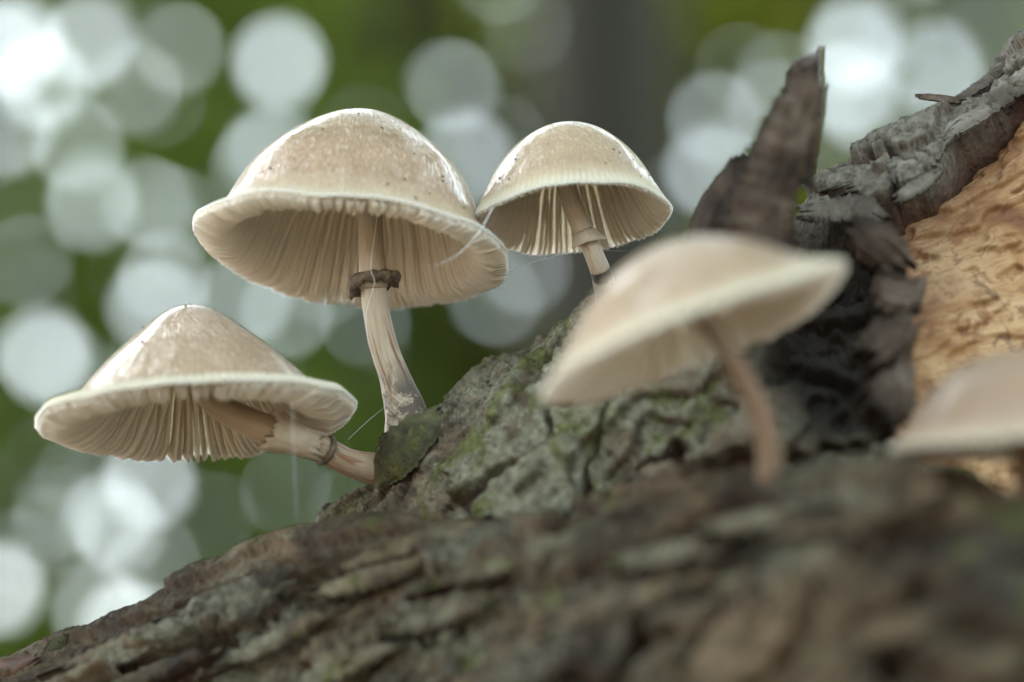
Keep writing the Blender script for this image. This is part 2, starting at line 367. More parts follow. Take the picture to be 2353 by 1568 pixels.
def trunk_surface():
    sil = [at(-2600, 3900, 54), at(-900, 2600, 54.5), at(250, 1680, 54.5), at(560, 1400, 54.3), at(730, 1240, 54.2), at(890, 1095, 54.0), at(1010, 968, 54.0), at(1330, 718, 54.0),
           at(1600, 560, 53.6), at(1850, 440, 53.4), at(2100, 312, 53.7), at(2353, 148, 53.8), at(2900, -330, 53), at(4300, -1400, 54), at(7000, -3400, 56)]
    sil = np.array(sil)
    rp = [12, 12, 11, 11, 11, 11, 11.5, 12.5, 13.5, 14, 14, 14, 14, 14, 14]
    rd = [12, 11, 8, 6.5, 6.0, 6.0, 6.0, 6.6, 6.4, 5.6, 4.8, 4.8, 5.5, 8, 10]
    s = nonuniform(0, 14, 2.5, 12.4, 0.0125, 0.1); s = s[s <= 14]
    phi = np.radians(np.concatenate([np.arange(-60, -8, 2.0), np.arange(-8, 72, 0.15), np.arange(72, 120, 0.8), np.arange(120, 300, 4.0)]))
    P, Nn, C = sweep(sil, rp, rd, None, s, phi)
    X = np.repeat(arclen(C, 0)[:, None], len(phi), 1)
    Y = arclen(P, 1)
    h, inner = bark_relief(X, Y, P, 31, (0.22, 0.50), 0.30, 0.55, 0.11, 5.0, 1.3)
    # lichened skin near the upper edge is finer and pitted
    top = 1 - sstep(0.25, 0.55, phi)[None]
    gx = np.stack([X, Y, 0 * X], -1); hf = 0.34 * fbm(P * 0.8 + 1, 3, 50) + 0.10 * fbm(gx * np.array([0.7, 2.0, 1]) + 4, 4, 51, True) + 0.07 * fbm(P * 6.0, 3, 52, True)
    u, v = proj(P)
    left = 1 - sstep(1500, 1750, u)
    h = h * (1 - 0.45 * top * left) + hf * (0.35 + 0.4 * top * left)
    inner = inner * (1 - 0.5 * top * left) * 0.9
    # bark lost: wood laid bare on the rising half
    jit_u = 22 * fbm(P * 1.1 + 7, 3, 60); jit_v = 22 * fbm(P * 1.1 + 17, 3, 61)
    uu, vv = u + jit_u, v + jit_v
    bare_poly = [(2700, -60), (2353, 205), (2190, 300), (2155, 400), (2010, 470), (2020, 560), (2085, 640), (2075, 790), (2050, 960), (2120, 1050), (2230, 1080), (2353, 1200), (2700, 1500), (6000, 1500), (6000, -2500)]
    bare = in_poly(uu, vv, bare_poly)
    gr = np.stack([X, Y, 0 * X], -1)
    dmin = np.full(u.shape, 1e9)
    for (x1, y1), (x2, y2) in zip(bare_poly[:9], bare_poly[1:10]):
        tt = np.clip(((u - x1) * (x2 - x1) + (v - y1) * (y2 - y1)) / ((x2 - x1) ** 2 + (y2 - y1) ** 2), 0, 1); dmin = np.minimum(dmin, np.hypot(u - x1 - tt * (x2 - x1), v - y1 - tt * (y2 - y1)))
    stain = np.clip(np.exp(-dmin / 105) * (1 - sstep(560, 800, v) * 0.75) * 1.9 + 0.5 * fbm(gr * 0.5, 3, 95) * np.exp(-dmin / 160), 0, 1)      # inner bark left sticking to the wood
    t1 = fbm(gr * np.array([0.25, 0.55, 1]) + 3, 4, 70)
    terr = (np.floor(t1 * 7) + sstep(0.0, 0.22, t1 * 7 - np.floor(t1 * 7))) / 7 * 1.1 + 0.05 * fbm(gr * np.array([0.7, 5, 1]), 3, 71) + 0.04 * fbm(P * 2.2, 3, 72, True)
    # rotten hollow below the snag, with its shade painted into the colour
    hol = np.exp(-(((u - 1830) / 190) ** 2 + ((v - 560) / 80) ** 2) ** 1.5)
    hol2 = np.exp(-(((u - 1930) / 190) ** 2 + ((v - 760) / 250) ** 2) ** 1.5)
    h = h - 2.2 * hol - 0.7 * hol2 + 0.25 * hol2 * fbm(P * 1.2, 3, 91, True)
    rot_shade = np.clip(hol * 1.6 + hol2 * (1.6 + 0.9 * fbm(P * 0.8, 3, 92)), 0, 1)  # rotten wood, darkened to stand in for shade inside the hollow
    grey = sstep(1640, 1900, u + 60 * fbm(P * 0.5, 2, 93)) * (1 - sstep(470, 600, v)) * np.ones_like(h)
    hb = np.where(bare, -1.05 + 0.95 * terr, h)
    Pd = P + Nn * hb[..., None]
    F = grid_faces(len(s), len(phi), wrap_v=True)
    fb = bare.ravel()[F].all(1)
    inner = np.where(bare, 1.0, inner)
    def sub(Fs, name, mat, att):
        idx = np.unique(Fs); mp = np.full(Pd.size // 3, -1); mp[idx] = np.arange(len(idx))
        return mesh_np(name, Pd.reshape(-1, 3)[idx], mp[Fs][:, ::-1], mat, TRUNK, True, {k: a.reshape(len(fb) * 0 + Pd.size // 3, -1)[idx].squeeze() for k, a in att.items()})
    sub(F[~fb], 'bark', M_TRUNK, {'inner': inner, 'rot_shade': rot_shade, 'grey': grey})
    w = sub(F[fb], 'bare_wood', M_WOOD, {'grain': gr, 'stain': stain}); w['label'] = 'bare tan wood with dark lines where the bark fell off'
    return P, Nn, u, v
AP, AN, AU, AV = trunk_surface()

def limb_surface():
    sil = np.array([at(-2600, 2450, 56), at(-900, 1870, 54.5), at(-200, 1610, 53.2), at(0, 1535, 53.0), at(350, 1400, 52.4), at(710, 1262, 51.4), at(1000, 1228, 50.2), at(1300, 1200, 48.3),
                    at(1700, 1105, 46.0), at(2050, 1065, 44.4), at(2340, 1180, 43.4), at(2900, 1500, 42), at(4300, 2300, 37), at(7000, 3700, 35)])
    rp = [9] * 14; rd = [7, 6, 4.2, 4, 4, 4, 4.5, 5.2, 6.0, 6.2, 6.2, 6.5, 8, 8]
    s = nonuniform(0, 13, 1.8, 10.8, 0.0145, 0.1); s = s[s <= 13]
    phi = np.radians(np.concatenate([np.arange(-60, -10, 2.0), np.arange(-10, 80, 0.24), np.arange(80, 120, 1.0), np.arange(120, 300, 4.0)]))
    P, Nn, C = sweep(sil, rp, rd, None, s, phi)
    X = np.repeat(arclen(C, 0)[:, None], len(phi), 1); Y = arclen(P, 1)
    h, inner = bark_relief(X, Y, P, 83, (0.12, 0.38), 0.55, 1.2, 0.20, 4.0, 1.6)
    top = 1 - sstep(0.12, 0.4, phi)[None]
    h = h * (1 - 0.55 * top); inner = inner * (1 - 0.4 * top)
    Pd = P + Nn * h[..., None]
    F = grid_faces(len(s), len(phi), wrap_v=True)
    o = mesh_np('limb', Pd.reshape(-1, 3), F[:, ::-1], M_LIMB, TRUNK, True, {'inner': inner.ravel()}); o['label'] = 'lower limb with brown flaking cracked bark'
    return P, Nn
BP, BN = limb_surface()

def slab(name, path, width, thick, mat, parent, seed=0, bow=0.15, face=(0, 0.3, -1.0), rag=0.18, inner=0.0, n=34, m_=15, rough=0.07, label=None):
    """a broken piece of bark: ribbon along path (u, v, depth) of width (px), ragged edged, bowed, with real thickness"""
    C = spline([at(*p) for p in path], n); T = norm(np.gradient(C, axis=0)); f = norm(np.array(face, float))
    side = norm(np.cross(T, f)); nn = norm(np.cross(side, T)); nn = np.where((nn @ f)[:, None] < 0, -nn, nn)
    wd = spline(np.array(width, float)[:, None], n)[:, 0] * PX * C[:, 2] * 0.5
    a = np.linspace(-1, 1, m_); K = np.arange(n) * 0.33
    rg = lambda s0: 1 + rag * 2 * fbm(np.stack([K * 1.4 + s0, K * 0 + seed, K * 0], -1), 3, seed)
    wl, wr = wd * rg(0), wd * rg(37.0)
    off = np.where(a[None] < 0, a[None] * wl[:, None], a[None] * wr[:, None])
    # ragged ends
    e = rag * 1.6 * fbm(np.stack([a * 2.6 + seed, a * 0 + 5, a * 0], -1), 3, seed + 3)
    L = np.linalg.norm(C[-1] - C[0]); ends = np.linspace(-1, 1, n)[:, None] ** 7 * e[None] * min(L, 2.0) * 1.2
    base = C[:, None] + side[:, None] * off[..., None] + nn[:, None] * (bow * (1 - a[None] ** 2) * wd[:, None])[..., None] + T[:, None] * ends[..., None]
    hn = rough * fbm(base * 2.5 + seed, 4, seed + 5, True) + rough * 0.5 * fbm(base * 8, 2, seed + 6)
    if rough >= 0.1:                                              # torn wood: fibres run along the piece
        fc = np.stack([np.linspace(0, L, n)[:, None] * 0.45 + 0 * off, off * 4.5, 0 * off + seed], -1)
        hn = rough * 0.9 * fbm(fc, 4, seed + 5, True) + rough * 0.5 * fbm(base * 1.3, 2, seed + 6)
    taper = (1 - np.abs(a[None]) ** 6) * 0.75 + 0.25
    top = base + nn[:, None] * (thick * 0.5 * taper + hn)[..., None]; bot = base - nn[:, None] * (thick * 0.5 * taper + 0.6 * rough * fbm(base * 2 + 30, 3, seed + 9))[..., None]
    V = np.concatenate([top.reshape(-1, 3), bot.reshape(-1, 3)]); NV = n * m_
    F = grid_faces(n, m_); F2 = F[:, ::-1] + NV
    bd = []
    for i in range(n - 1):
        bd += [(i * m_, (i + 1) * m_, (i + 1) * m_ + NV, i * m_ + NV), ((i + 1) * m_ + m_ - 1, i * m_ + m_ - 1, i * m_ + m_ - 1 + NV, (i + 1) * m_ + m_ - 1 + NV)]
    for j in range(m_ - 1):
        bd += [(j + 1, j, j + NV, j + 1 + NV), ((n - 1) * m_ + j, (n - 1) * m_ + j + 1, (n - 1) * m_ + j + 1 + NV, (n - 1) * m_ + j + NV)]
    inn = np.concatenate([np.full(NV, inner), np.full(NV, max(inner, 0.85))])
    o = mesh_np(name, V, np.concatenate([F, F2, np.array(bd)]), mat, parent, True, {'inner': inn})
    if label: o['label'] = label
    return o
slab('snag', [(1735, 680, 48.7), (1738, 520, 48.6), (1772, 400, 48.5), (1808, 295, 48.4), (1838, 220, 48.4), (1846, 165, 48.4)], [205, 180, 140, 112, 84, 52], 0.5, M_SNAG, TRUNK, 3, 0.25, (0.35, 0.1, -1), 0.36, n=90, m_=40, rough=0.18, label='dark splintered bark snag standing up from the trunk')
slab('snag_shard', [(1838, 420, 49.3), (1850, 330, 49.2), (1868, 265, 49.2), (1884, 212, 49.2)], [60, 66, 46, 16], 0.3, M_SNAG, TRUNK, 44, 0.2, (0.1, 0.1, -1), 0.3, n=50, m_=20, rough=0.10)
slab('bark_splinter', [(1612, 650, 49.9), (1648, 515, 49.8), (1680, 435, 49.7), (1702, 375, 49.7)], [140, 118, 84, 36], 0.4, M_SNAG, TRUNK, 5, 0.2, (-0.4, 0.1, -1), 0.14, n=60, m_=24, rough=0.12)
slab('bark_chunk', [(1975, 545, 49.8), (2025, 575, 49.6), (2075, 612, 49.5)], [80, 110, 60], 0.5, M_SNAG, TRUNK, 8, 0.3, (-0.3, 0.3, -1), 0.4, n=50, m_=30, rough=0.25)
slab('bark_chunk', [(2010, 660, 49.2), (2065, 690, 49.2), (2105, 672, 49.4)], [90, 100, 40], 0.45, M_SNAG, TRUNK, 9, 0.3, (-0.1, 0.4, -1), 0.4, n=50, m_=30, rough=0.25)
slab('bark_chunk', [(1985, 840, 48.2), (2040, 800, 48.5), (2078, 770, 48.8)], [90, 110, 50], 0.45, M_SNAG, TRUNK, 10, 0.3, (-0.2, 0.2, -1), 0.4, n=50, m_=30, rough=0.25)
slab('bark_chunk', [(1990, 960, 47.2), (2040, 930, 47.5), (2066, 880, 48.0)], [110, 100, 60], 0.45, M_SNAG, TRUNK, 11, 0.3, (-0.2, 0.2, -1), 0.4, n=50, m_=30, rough=0.25)
def surf_depth(P, Nn, u, v):
    U, V = proj(P); d = np.where((Nn @ np.array([0, 0, -1.0])) > -0.05, np.hypot(U - u, V - v), 1e9); k = np.unravel_index(np.argmin(d), d.shape); return P[k][2], Nn[k]
for k, (pp, ww) in enumerate([([(1850, 492), (1910, 486), (1975, 480), (2030, 508)], [40, 64, 70, 30]), ([(1940, 436), (2030, 402), (2110, 372), (2170, 322)], [40, 70, 72, 34]), ([(2130, 342), (2230, 272), (2340, 196), (2480, 96)], [34, 60, 64, 50]),
                             ([(1990, 372), (2060, 326), (2120, 292)], [24, 44, 22]), ([(2200, 236), (2270, 190), (2330, 140)], [24, 46, 26]), ([(2060, 462), (2110, 430), (2150, 404)], [26, 40, 22])]):
    slab('bark_plate', [(u_, v_, surf_depth(AP, AN, u_, v_)[0] - 0.16) for (u_, v_) in pp], ww, 0.15, M_GREY, TRUNK, 12 + k, 0.12, tuple(surf_depth(AP, AN, *pp[1])[1] + np.array([0, 0, -0.5])), 0.36, n=70, m_=28, rough=0.035)
slab('bark_flake', [(2112, 224, 53.2), (2150, 228, 53.1), (2210, 236, 53.0)], [18, 34, 34], 0.07, M_SNAG, TRUNK, 15, 0.2, (0, 1, -0.5), 0.25, n=18, m_=9, rough=0.03)
slab('bark_flake', [(868, 1106, 52.9), (905, 1052, 52.4), (950, 1005, 52.3), (1014, 952, 52.6)], [40, 110, 100, 52], 0.16, M_MOSSY, TRUNK, 17, 0.16, (-0.3, 0.25, -1), 0.16, rough=0.04, label='moss covered bark flake at the base of two mushroom stems')
slab('bark_flake', [(118, 1508, 52.6), (136, 1482, 52.6), (148, 1456, 52.6)], [50, 42, 14], 0.08, M_MOSSY, TRUNK, 19, 0.15, (0.2, 0.1, -1), 0.2, n=16, m_=9, rough=0.03)
slab('bark_flake', [(-30, 1545, 52.4), (25, 1535, 52.3), (85, 1512, 52.2)], [40, 52, 20], 0.07, M_RED, TRUNK, 23, 0.2, (0, 0.4, -1), 0.25, n=18, m_=9, rough=0.03, label='thin rusty bark flake curling up')
slab('bark_flake', [(722, 1272, 50.6), (790, 1252, 50.4), (860, 1236, 50.3)], [22, 34, 16], 0.08, M_RED, TRUNK, 29, 0.2, (0, 0.6, -1), 0.2, n=18, m_=9, rough=0.03)

M_PLATE = mat_bark('pale_brown_bark_plate', [(0.0131, 0.0082, 0.0040), (0.0421, 0.0289, 0.0141), (0.0835, 0.0596, 0.0316), (0.1525, 0.1129, 0.0652)], 0.3, 0.1, 55.0, fine=0.6)
def limb_depth(u, v): return surf_depth(BP, BN, u, v)
_pr = random.Random(19)
_spots = [(300, 1490), (520, 1400), (640, 1470), (860, 1330), (1010, 1420), (1160, 1300), (1200, 1500), (1420, 1390), (1530, 1280), (1650, 1470), (1830, 1330), (1960, 1200), (2060, 1450), (2230, 1290), (330, 1560), (780, 1540), (1400, 1560), (1850, 1550), (2280, 1530), (940, 1260), (1320, 1250), (1760, 1200)]
for k, (pu, pv) in enumerate(_spots):
    z0, nv = limb_depth(pu, pv); ln = _pr.uniform(190, 340); wd_ = _pr.uniform(44, 88); sl_ = -(0.42 if pu < 800 else 0.22) + _pr.uniform(-0.15, 0.15)
    pts = []
    for f in (-0.5, 0.0, 0.5):
        u_, v_ = pu + f * ln, pv + f * ln * sl_; pts.append((u_, v_, limb_depth(u_, v_)[0] - 0.22 - 0.10 * (f + 0.5)))
    slab('bark_plate', pts, [wd_ * 0.6, wd_, wd_ * 0.55], 0.18, M_PLATE, TRUNK, 60 + k, 0.18, tuple(nv + np.array([0, 0, -0.25])), 0.45, n=44, m_=18, rough=0.07)

# ------------------------------------------------------------------ mushrooms
def build_cap(root, center, axis, R, profile, n_gill, mat, gill_mat=None, seed=0, wave=0.02, thick=0.10, depth=(0.02, 0.30, 0.42, 0.40, 0.10), curl=None, stem_r=0.22, yaw=0.0, rim_drop=None):
    """profile: (r, h) from crown to margin in units of R; gills hang under it; returns the map (r, h, theta) -> point"""
    gill_mat = gill_mat or M_GILL
    a = norm(np.array(axis, float)); x = norm(np.cross(a, [0, 0, 1.0])); y = np.cross(x, a)      # y runs away from the lens
    if y[2] < 0: x, y = -x, -y
    c = np.array(center, float)
    def place(r, h, th):
        r, h, th = np.broadcast_arrays(np.asarray(r, float), np.asarray(h, float), np.asarray(th, float))
        q = np.stack([np.cos(th) * 1.3, np.sin(th) * 1.3, 0 * th + seed], -1); rr = np.clip(r / R, 0, 1.2)
        r2 = r * (1 + wave * rr ** 2 * fbm(q, 2, seed) * 2.5 + 0.010 * rr * perlin(q * 4, seed + 2))
        h2 = h + R * wave * rr ** 3 * (2.2 * fbm(q * 1.1 + 20, 2, seed + 5) + 0.5 * perlin(q * 3.1, seed + 9))
        ed = sstep(0.80, 0.97, rr) * np.cos(n_gill * th); h2 = h2 + 0.0065 * R * ed; r2 = r2 + 0.004 * R * ed
        if curl is not None: h2 = h2 + curl(th) * R * sstep(0.70, 1.0, rr)
        return c + (r2 * np.cos(th))[..., None] * x + (r2 * np.sin(th))[..., None] * y + h2[..., None] * a
    prof = spline(np.array(profile) * R, 54)
    prof[0, 0] = 0.0
    tan = norm(np.gradient(prof, axis=0)); nin = np.stack([tan[:, 1], -tan[:, 0]], -1)      # pointing into the cap (down/inward)
    L = np.concatenate([[0], np.cumsum(np.linalg.norm(np.diff(prof, axis=0), axis=1))]); L /= L[-1]
    th_k = thick * (1 + 2.2 * (1 - L) ** 2) * np.minimum(1, 0.35 + (1 - L) * 9)
    und = prof + nin * th_k[:, None]; und[:, 0] = np.maximum(und[:, 0], 0.0)
    NT = n_gill * 4; th = np.linspace(0, 2 * np.pi, NT, endpoint=False)
    ring = np.concatenate([prof, und[::-1]])
    reach = np.concatenate([L, np.full(len(und), 1.0)])
    Rr, TT = np.meshgrid(ring[:, 0], th, indexing='ij'); Hh = np.repeat(ring[:, 1][:, None], NT, 1)
    V = place(Rr, Hh, TT)
    # slime wrinkles on the upper skin
    RE = np.repeat(reach[:, None], NT, 1)
    streak = np.stack([np.cos(TT) * (6.0 + 5 * RE), np.sin(TT) * (6.0 + 5 * RE), RE * 2.2], -1)
    F = grid_faces(len(ring), NT, wrap_v=True)
    cap = mesh_np('cap', V.reshape(-1, 3), F, mat, root, True, {'reach': RE.ravel(), 'streak': streak.reshape(-1, 3), 'under': np.repeat(np.concatenate([np.zeros(len(prof)), np.ones(len(und))])[:, None], NT, 1).ravel()})
    # gills
    ug = spline(und[::-1], 200); tg = norm(np.gradient(ug, axis=0)); ng = np.stack([-tg[:, 1], tg[:, 0]], -1)
    if ng[100, 1] > 0: ng = -ng
    Lg = np.concatenate([[0], np.cumsum(np.linalg.norm(np.diff(ug, axis=0), axis=1))])
    stop = np.argmax(ug[:, 0] < stem_r * 1.05); Lmax = Lg[stop]
    rg = random.Random(seed + 100)
    for k in range(n_gill):
        full = k % 4 == 0; frac = 1.0 if full else (rg.uniform(0.74, 0.9) if k % 4 == 2 else rg.uniform(0.45, 0.62))
        th0 = 2 * np.pi * (k + rg.uniform(-0.22, 0.22)) / n_gill
        s = np.linspace(0, 1, 13) ** 1.15 * frac
        l = s * Lmax; U = np.stack([np.interp(l, Lg, ug[:, 0]), np.interp(l, Lg, ug[:, 1])], -1)
        NN = norm(np.stack([np.interp(l, Lg, ng[:, 0]), np.interp(l, Lg, ng[:, 1])], -1) + np.array([0, -0.35]))
        D = np.interp(s, [0, 0.10, 0.35, 0.75, 1.0], depth) * R * rg.uniform(0.9, 1.08)
        if not full: D = D * np.clip((frac - s) / (frac * 0.45), 0, 1) ** 0.7 * 0.92
        U = U - NN * 0.03 * R * 0.4; E = U + NN * (D[:, None] + 0.03 * R * 0.4)
        E[:, 0] = np.maximum(E[:, 0], stem_r * 0.6)
        wob = rg.uniform(-1, 1) * 0.020 * np.sin(s * rg.uniform(4, 8) + rg.uniform(0, 6)) + 0.02 * rg.uniform(-1, 1) * s
        tb = np.minimum(0.028 * R / np.maximum(U[:, 0], 0.05) * 0.55, 0.2); te = np.minimum(0.013 * R / np.maximum(E[:, 0], 0.05) * 0.6, 0.1)
        vs = np.stack([place(U[:, 0], U[:, 1], th0 - tb), place(E[:, 0], E[:, 1], th0 + wob - te), place(E[:, 0], E[:, 1], th0 + wob + te), place(U[:, 0], U[:, 1], th0 + tb)], 1)
        Fg = grid_faces(13, 4)
        mesh_np('gill', vs.reshape(-1, 3), Fg, gill_mat, cap, True, {'reach': np.repeat(s, 4)})
    return cap, place, prof, a, x, y
def build_stem(root, path, width, mat, seed=0, bands=(), n=90, m_=40, flare=0.0):
    P = spline([at(*p) for p in path], n); w = spline(np.array(width, float)[:, None], n)[:, 0] * PX * P[:, 2] * 0.5
    T = norm(np.gradient(P, axis=0)); f = np.array([0, 0, -1.0]); sd = norm(np.cross(T, f)); nn = np.cross(sd, T)
    th = np.linspace(0, 2 * np.pi, m_, endpoint=False)
    t = np.linspace(0, 1, n)[:, None]
    q = np.stack([np.cos(th)[None] * 1.5 + 0 * t, np.sin(th)[None] * 1.5 + 0 * t, t * 6 + seed + 0 * th[None]], -1)
    fib = np.stack([np.cos(th)[None] * 4 + 0 * t, np.sin(th)[None] * 4 + 0 * t, t * 5 + seed + 0 * th[None]], -1)
    r = w[:, None] * (1 + 0.07 * fbm(q, 3, seed) + 0.03 * fbm(fib * 2, 2, seed + 3))
    V = P[:, None] + sd[:, None] * (np.cos(th)[None] * r)[..., None] + nn[:, None] * (np.sin(th)[None] * r)[..., None]
    band = np.zeros((n, m_))
    for (b0, b1) in bands:
        jag = 0.018 * fbm(q * 2, 3, seed + 8)
        band = np.maximum(band, sstep(b0 - 0.006, b0 + 0.006, t + jag) * (1 - sstep(b1 - 0.012, b1 + 0.012, t - jag * 2)))
    o = mesh_np('stem', V.reshape(-1, 3), grid_faces(n, m_, wrap_v=True), mat, root, True, {'reach': np.repeat(t, m_, 1).ravel(), 'fibre': fib.reshape(-1, 3), 'band': band.ravel()})
    return P, w, T, sd, nn
def build_collar(root, frame, i0, prof, mat, name='ring', seed=0, jag=0.1, sag=None, m_=56, tilt=(0, 0)):
    """thin membrane round a stem at sample i0: prof = (extra radius, offset along stem toward cap) cm, closed outline"""
    P, w, T, sd, nn = frame; th = np.linspace(0, 2 * np.pi, m_, endpoint=False)
    pr = np.array(prof, float); K = len(pr)
    q = np.stack([np.cos(th) * 2, np.sin(th) * 2, 0 * th + seed], -1); nz = fbm(q, 3, seed); nz2 = fbm(q * 2.3 + 5, 3, seed)
    V = []
    for k in range(K):
        ex = pr[k, 0] * (1 + jag * 3 * nz); up = pr[k, 1] * (1 + jag * 4 * nz2)
        if sag is not None: up = up - sag(th) * pr[k, 0]
        r = w[i0] + ex
        up = up + r * (tilt[0] * np.cos(th) + tilt[1] * np.sin(th))
        V.append(P[i0] + sd[i0] * (np.cos(th) * r)[:, None] + nn[i0] * (np.sin(th) * r)[:, None] - T[i0] * up[:, None])
    return mesh_np(name, np.array(V).reshape(-1, 3), grid_faces(K, m_, True, True), mat, root, True)
def specks(root, place, prof, n, seed, lo=0.05, hi=0.9, size=(0.010, 0.028), face=True):
    rg = random.Random(seed); V = []; F = []; R = prof[-1, 0]
    for k in range(n):
        i = int(rg.uniform(lo, hi) * 53); th0 = rg.uniform(math.pi * 0.98, math.pi * 2.02) if face else rg.uniform(0, 6.28)
        r, h = prof[i]; p = place(r, h, th0); e = rg.uniform(*size); el = rg.choice([1, 1, 1, 2.2])
        b = len(V); ax = norm(np.array([rg.gauss(0, 1) for _ in range(3)]))
        for d in ((1, 0, 0), (-1, 0, 0), (0, 1, 0), (0, -1, 0), (0, 0, 1), (0, 0, -1)):
            d = np.array(d, float) * e * rg.uniform(0.6, 1.3); V.append(p + d + ax * (d @ ax) * (el - 1))
        for (i1, i2, i3) in ((0, 2, 4), (2, 1, 4), (1, 3, 4), (3, 0, 4), (2, 0, 5), (1, 2, 5), (3, 1, 5), (0, 3, 5)): F.append((b + i1, b + i2, b + i3))
    o = mesh_np('soil_specks', V, F, M_BLACK, root, True); o['kind'] = 'stuff'

GRP = 'slimy beech mushrooms on the fallen trunk'
# --- the tall one with the dark ring
Z = 53.2; k_ = PX * Z
r1 = empty('mushroom', at(935, 1005, 53.4), label='tallest mushroom with big beige bell cap, open gills and dark brown ring on stem', cat='mushroom', group=GRP)
ms = mat_stem('stem_tall', (0.42, 0.350, 0.260), 0.52, 0.66, 0.64, 0.82)
fr = build_stem(r1, [(842, 395, Z), (849, 480, Z), (853, 560, Z - .1), (856, 628, Z - .2), (862, 700, Z - .2), (880, 790, Z - .1), (908, 870, Z), (932, 945, Z + .1), (938, 1000, Z + .2), (940, 1040, Z + .3)],
                [58, 58, 58, 62, 60, 64, 72, 96, 108, 90], ms, 1)
build_collar(r1, fr, 31, [(-0.02, 0.05), (0.10, 0.07), (0.21, 0.04), (0.245, -0.05), (0.22, -0.17), (0.15, -0.15), (0.08, -0.05), (-0.02, -0.07)], M_RING, 'ring', 4, 0.26, sag=lambda th: 0.7 * np.clip(-np.cos(th - 0.3), 0, 1) ** 2, tilt=(0.05, 0.1))
build_collar(r1, fr, 33, [(-0.02, 0.10), (0.028, 0.08), (0.03, -0.05), (0.0, -0.10), (-0.03, -0.05)], M_VEIL, 'veil_remnant', 6, 0.05)
_, pl, pf, *_ = build_cap(r1, at(808, 572, Z), (0.085, 0.945, 0.315), 366 * k_,
    [(0, 0.905), (0.10, 0.90), (0.22, 0.865), (0.40, 0.755), (0.58, 0.60), (0.70, 0.45), (0.785, 0.27), (0.835, 0.14), (0.885, 0.055), (0.95, 0.02), (1.0, 0.0)],
    172, M_CAP, seed=2, wave=0.022, thick=0.075, depth=(0.04, 0.115, 0.10, 0.085, 0.03), stem_r=30 * k_,
    curl=lambda th: 0.07 * np.exp(-((np.angle(np.exp(1j * (th - math.pi)))) / 0.6) ** 2))
specks(r1, pl, pf, 46, 5, size=(0.012, 0.032))
# --- the leaning one at the left
Z = 52.2; k_ = PX * Z
r2 = empty('mushroom', at(885, 1085, 53.2), label='lowest mushroom with wide conical cap on a stem bent out sideways from the trunk', cat='mushroom', group=GRP)
ms = mat_stem('stem_bent', (0.35, 0.265, 0.18), 0.60, 0.95, 0.93, 1.0)
fr = build_stem(r2, [(446, 850, Z + .3), (470, 905, Z + .2), (530, 950, Z + .1), (610, 985, Z), (680, 1008, Z), (742, 1032, Z + .2), (800, 1062, Z + .5), (860, 1078, Z + .8), (910, 1085, Z + 1.2)],
                [50, 54, 62, 70, 66, 60, 62, 74, 82], ms, 11, bands=((0.625, 0.655),))
build_collar(r2, fr, 44, [(-0.02, 0.46), (0.11, 0.47), (0.125, 0.42), (0.06, 0.15), (0.025, -0.20), (0.008, -0.50), (-0.03, -0.5)], M_VEIL, 'veil', 12, 0.16)
build_collar(r2, fr, 57, [(-0.02, 0.06), (0.045, 0.05), (0.06, 0.0), (0.03, -0.05), (-0.02, -0.05)], M_RING, 'ring', 13, 0.14)
_, pl, pf, *_ = build_cap(r2, at(449, 962, Z), (-0.085, 0.965, 0.25), 369 * k_,
    [(0, 0.725), (0.09, 0.715), (0.20, 0.66), (0.36, 0.53), (0.54, 0.37), (0.68, 0.22), (0.77, 0.12), (0.83, 0.075), (0.90, 0.065), (0.96, 0.045), (1.0, 0.0)],
    120, M_CAP, seed=8, wave=0.028, thick=0.075, depth=(0.04, 0.125, 0.17, 0.14, 0.03), stem_r=28 * k_)
specks(r2, pl, pf, 12, 15, size=(0.012, 0.034))
# --- the smaller one touching the tall one
Z = 53.1; k_ = PX * Z
r3 = empty('mushroom', at(1400, 720, 53.9), label='smaller sharp bell mushroom whose cap touches the tallest cap', cat='mushroom', group=GRP)
ms = mat_stem('stem_small', (0.46, 0.385, 0.29), 0.42, 0.60, 0.68, 0.98)
fr = build_stem(r3, [(1293, 385, Z), (1305, 440, Z), (1326, 500, Z), (1352, 555, Z), (1375, 610, Z + .1), (1388, 650, Z + .3), (1396, 700, Z + .6), (1400, 750, Z + 1)],
                [46, 46, 46, 44, 46, 50, 52, 54], ms, 21, bands=((0.60, 0.68),))
build_collar(r3, fr, 36, [(-0.02, 0.16), (0.04, 0.12), (0.10, 0.03), (0.16, -0.06), (0.14, -0.08), (0.05, 0.0), (-0.02, 0.0)], M_VEIL, 'veil', 22, 0.10, sag=lambda th: 0.8 * np.clip(np.cos(th), 0, 1))
_, pl, pf, *_ = build_cap(r3, at(1316, 503, Z), (-0.075, 0.945, 0.315), 232 * k_,
    [(0, 0.985), (0.12, 0.98), (0.28, 0.93), (0.46, 0.82), (0.62, 0.665), (0.745, 0.49), (0.83, 0.32), (0.90, 0.17), (0.955, 0.065), (1.0, 0.0)],
    96, M_CAP_PALE, seed=14, wave=0.026, thick=0.07, depth=(0.025, 0.08, 0.105, 0.10, 0.03), stem_r=22 * k_)
specks(r3, pl, pf, 26, 25, size=(0.011, 0.028))
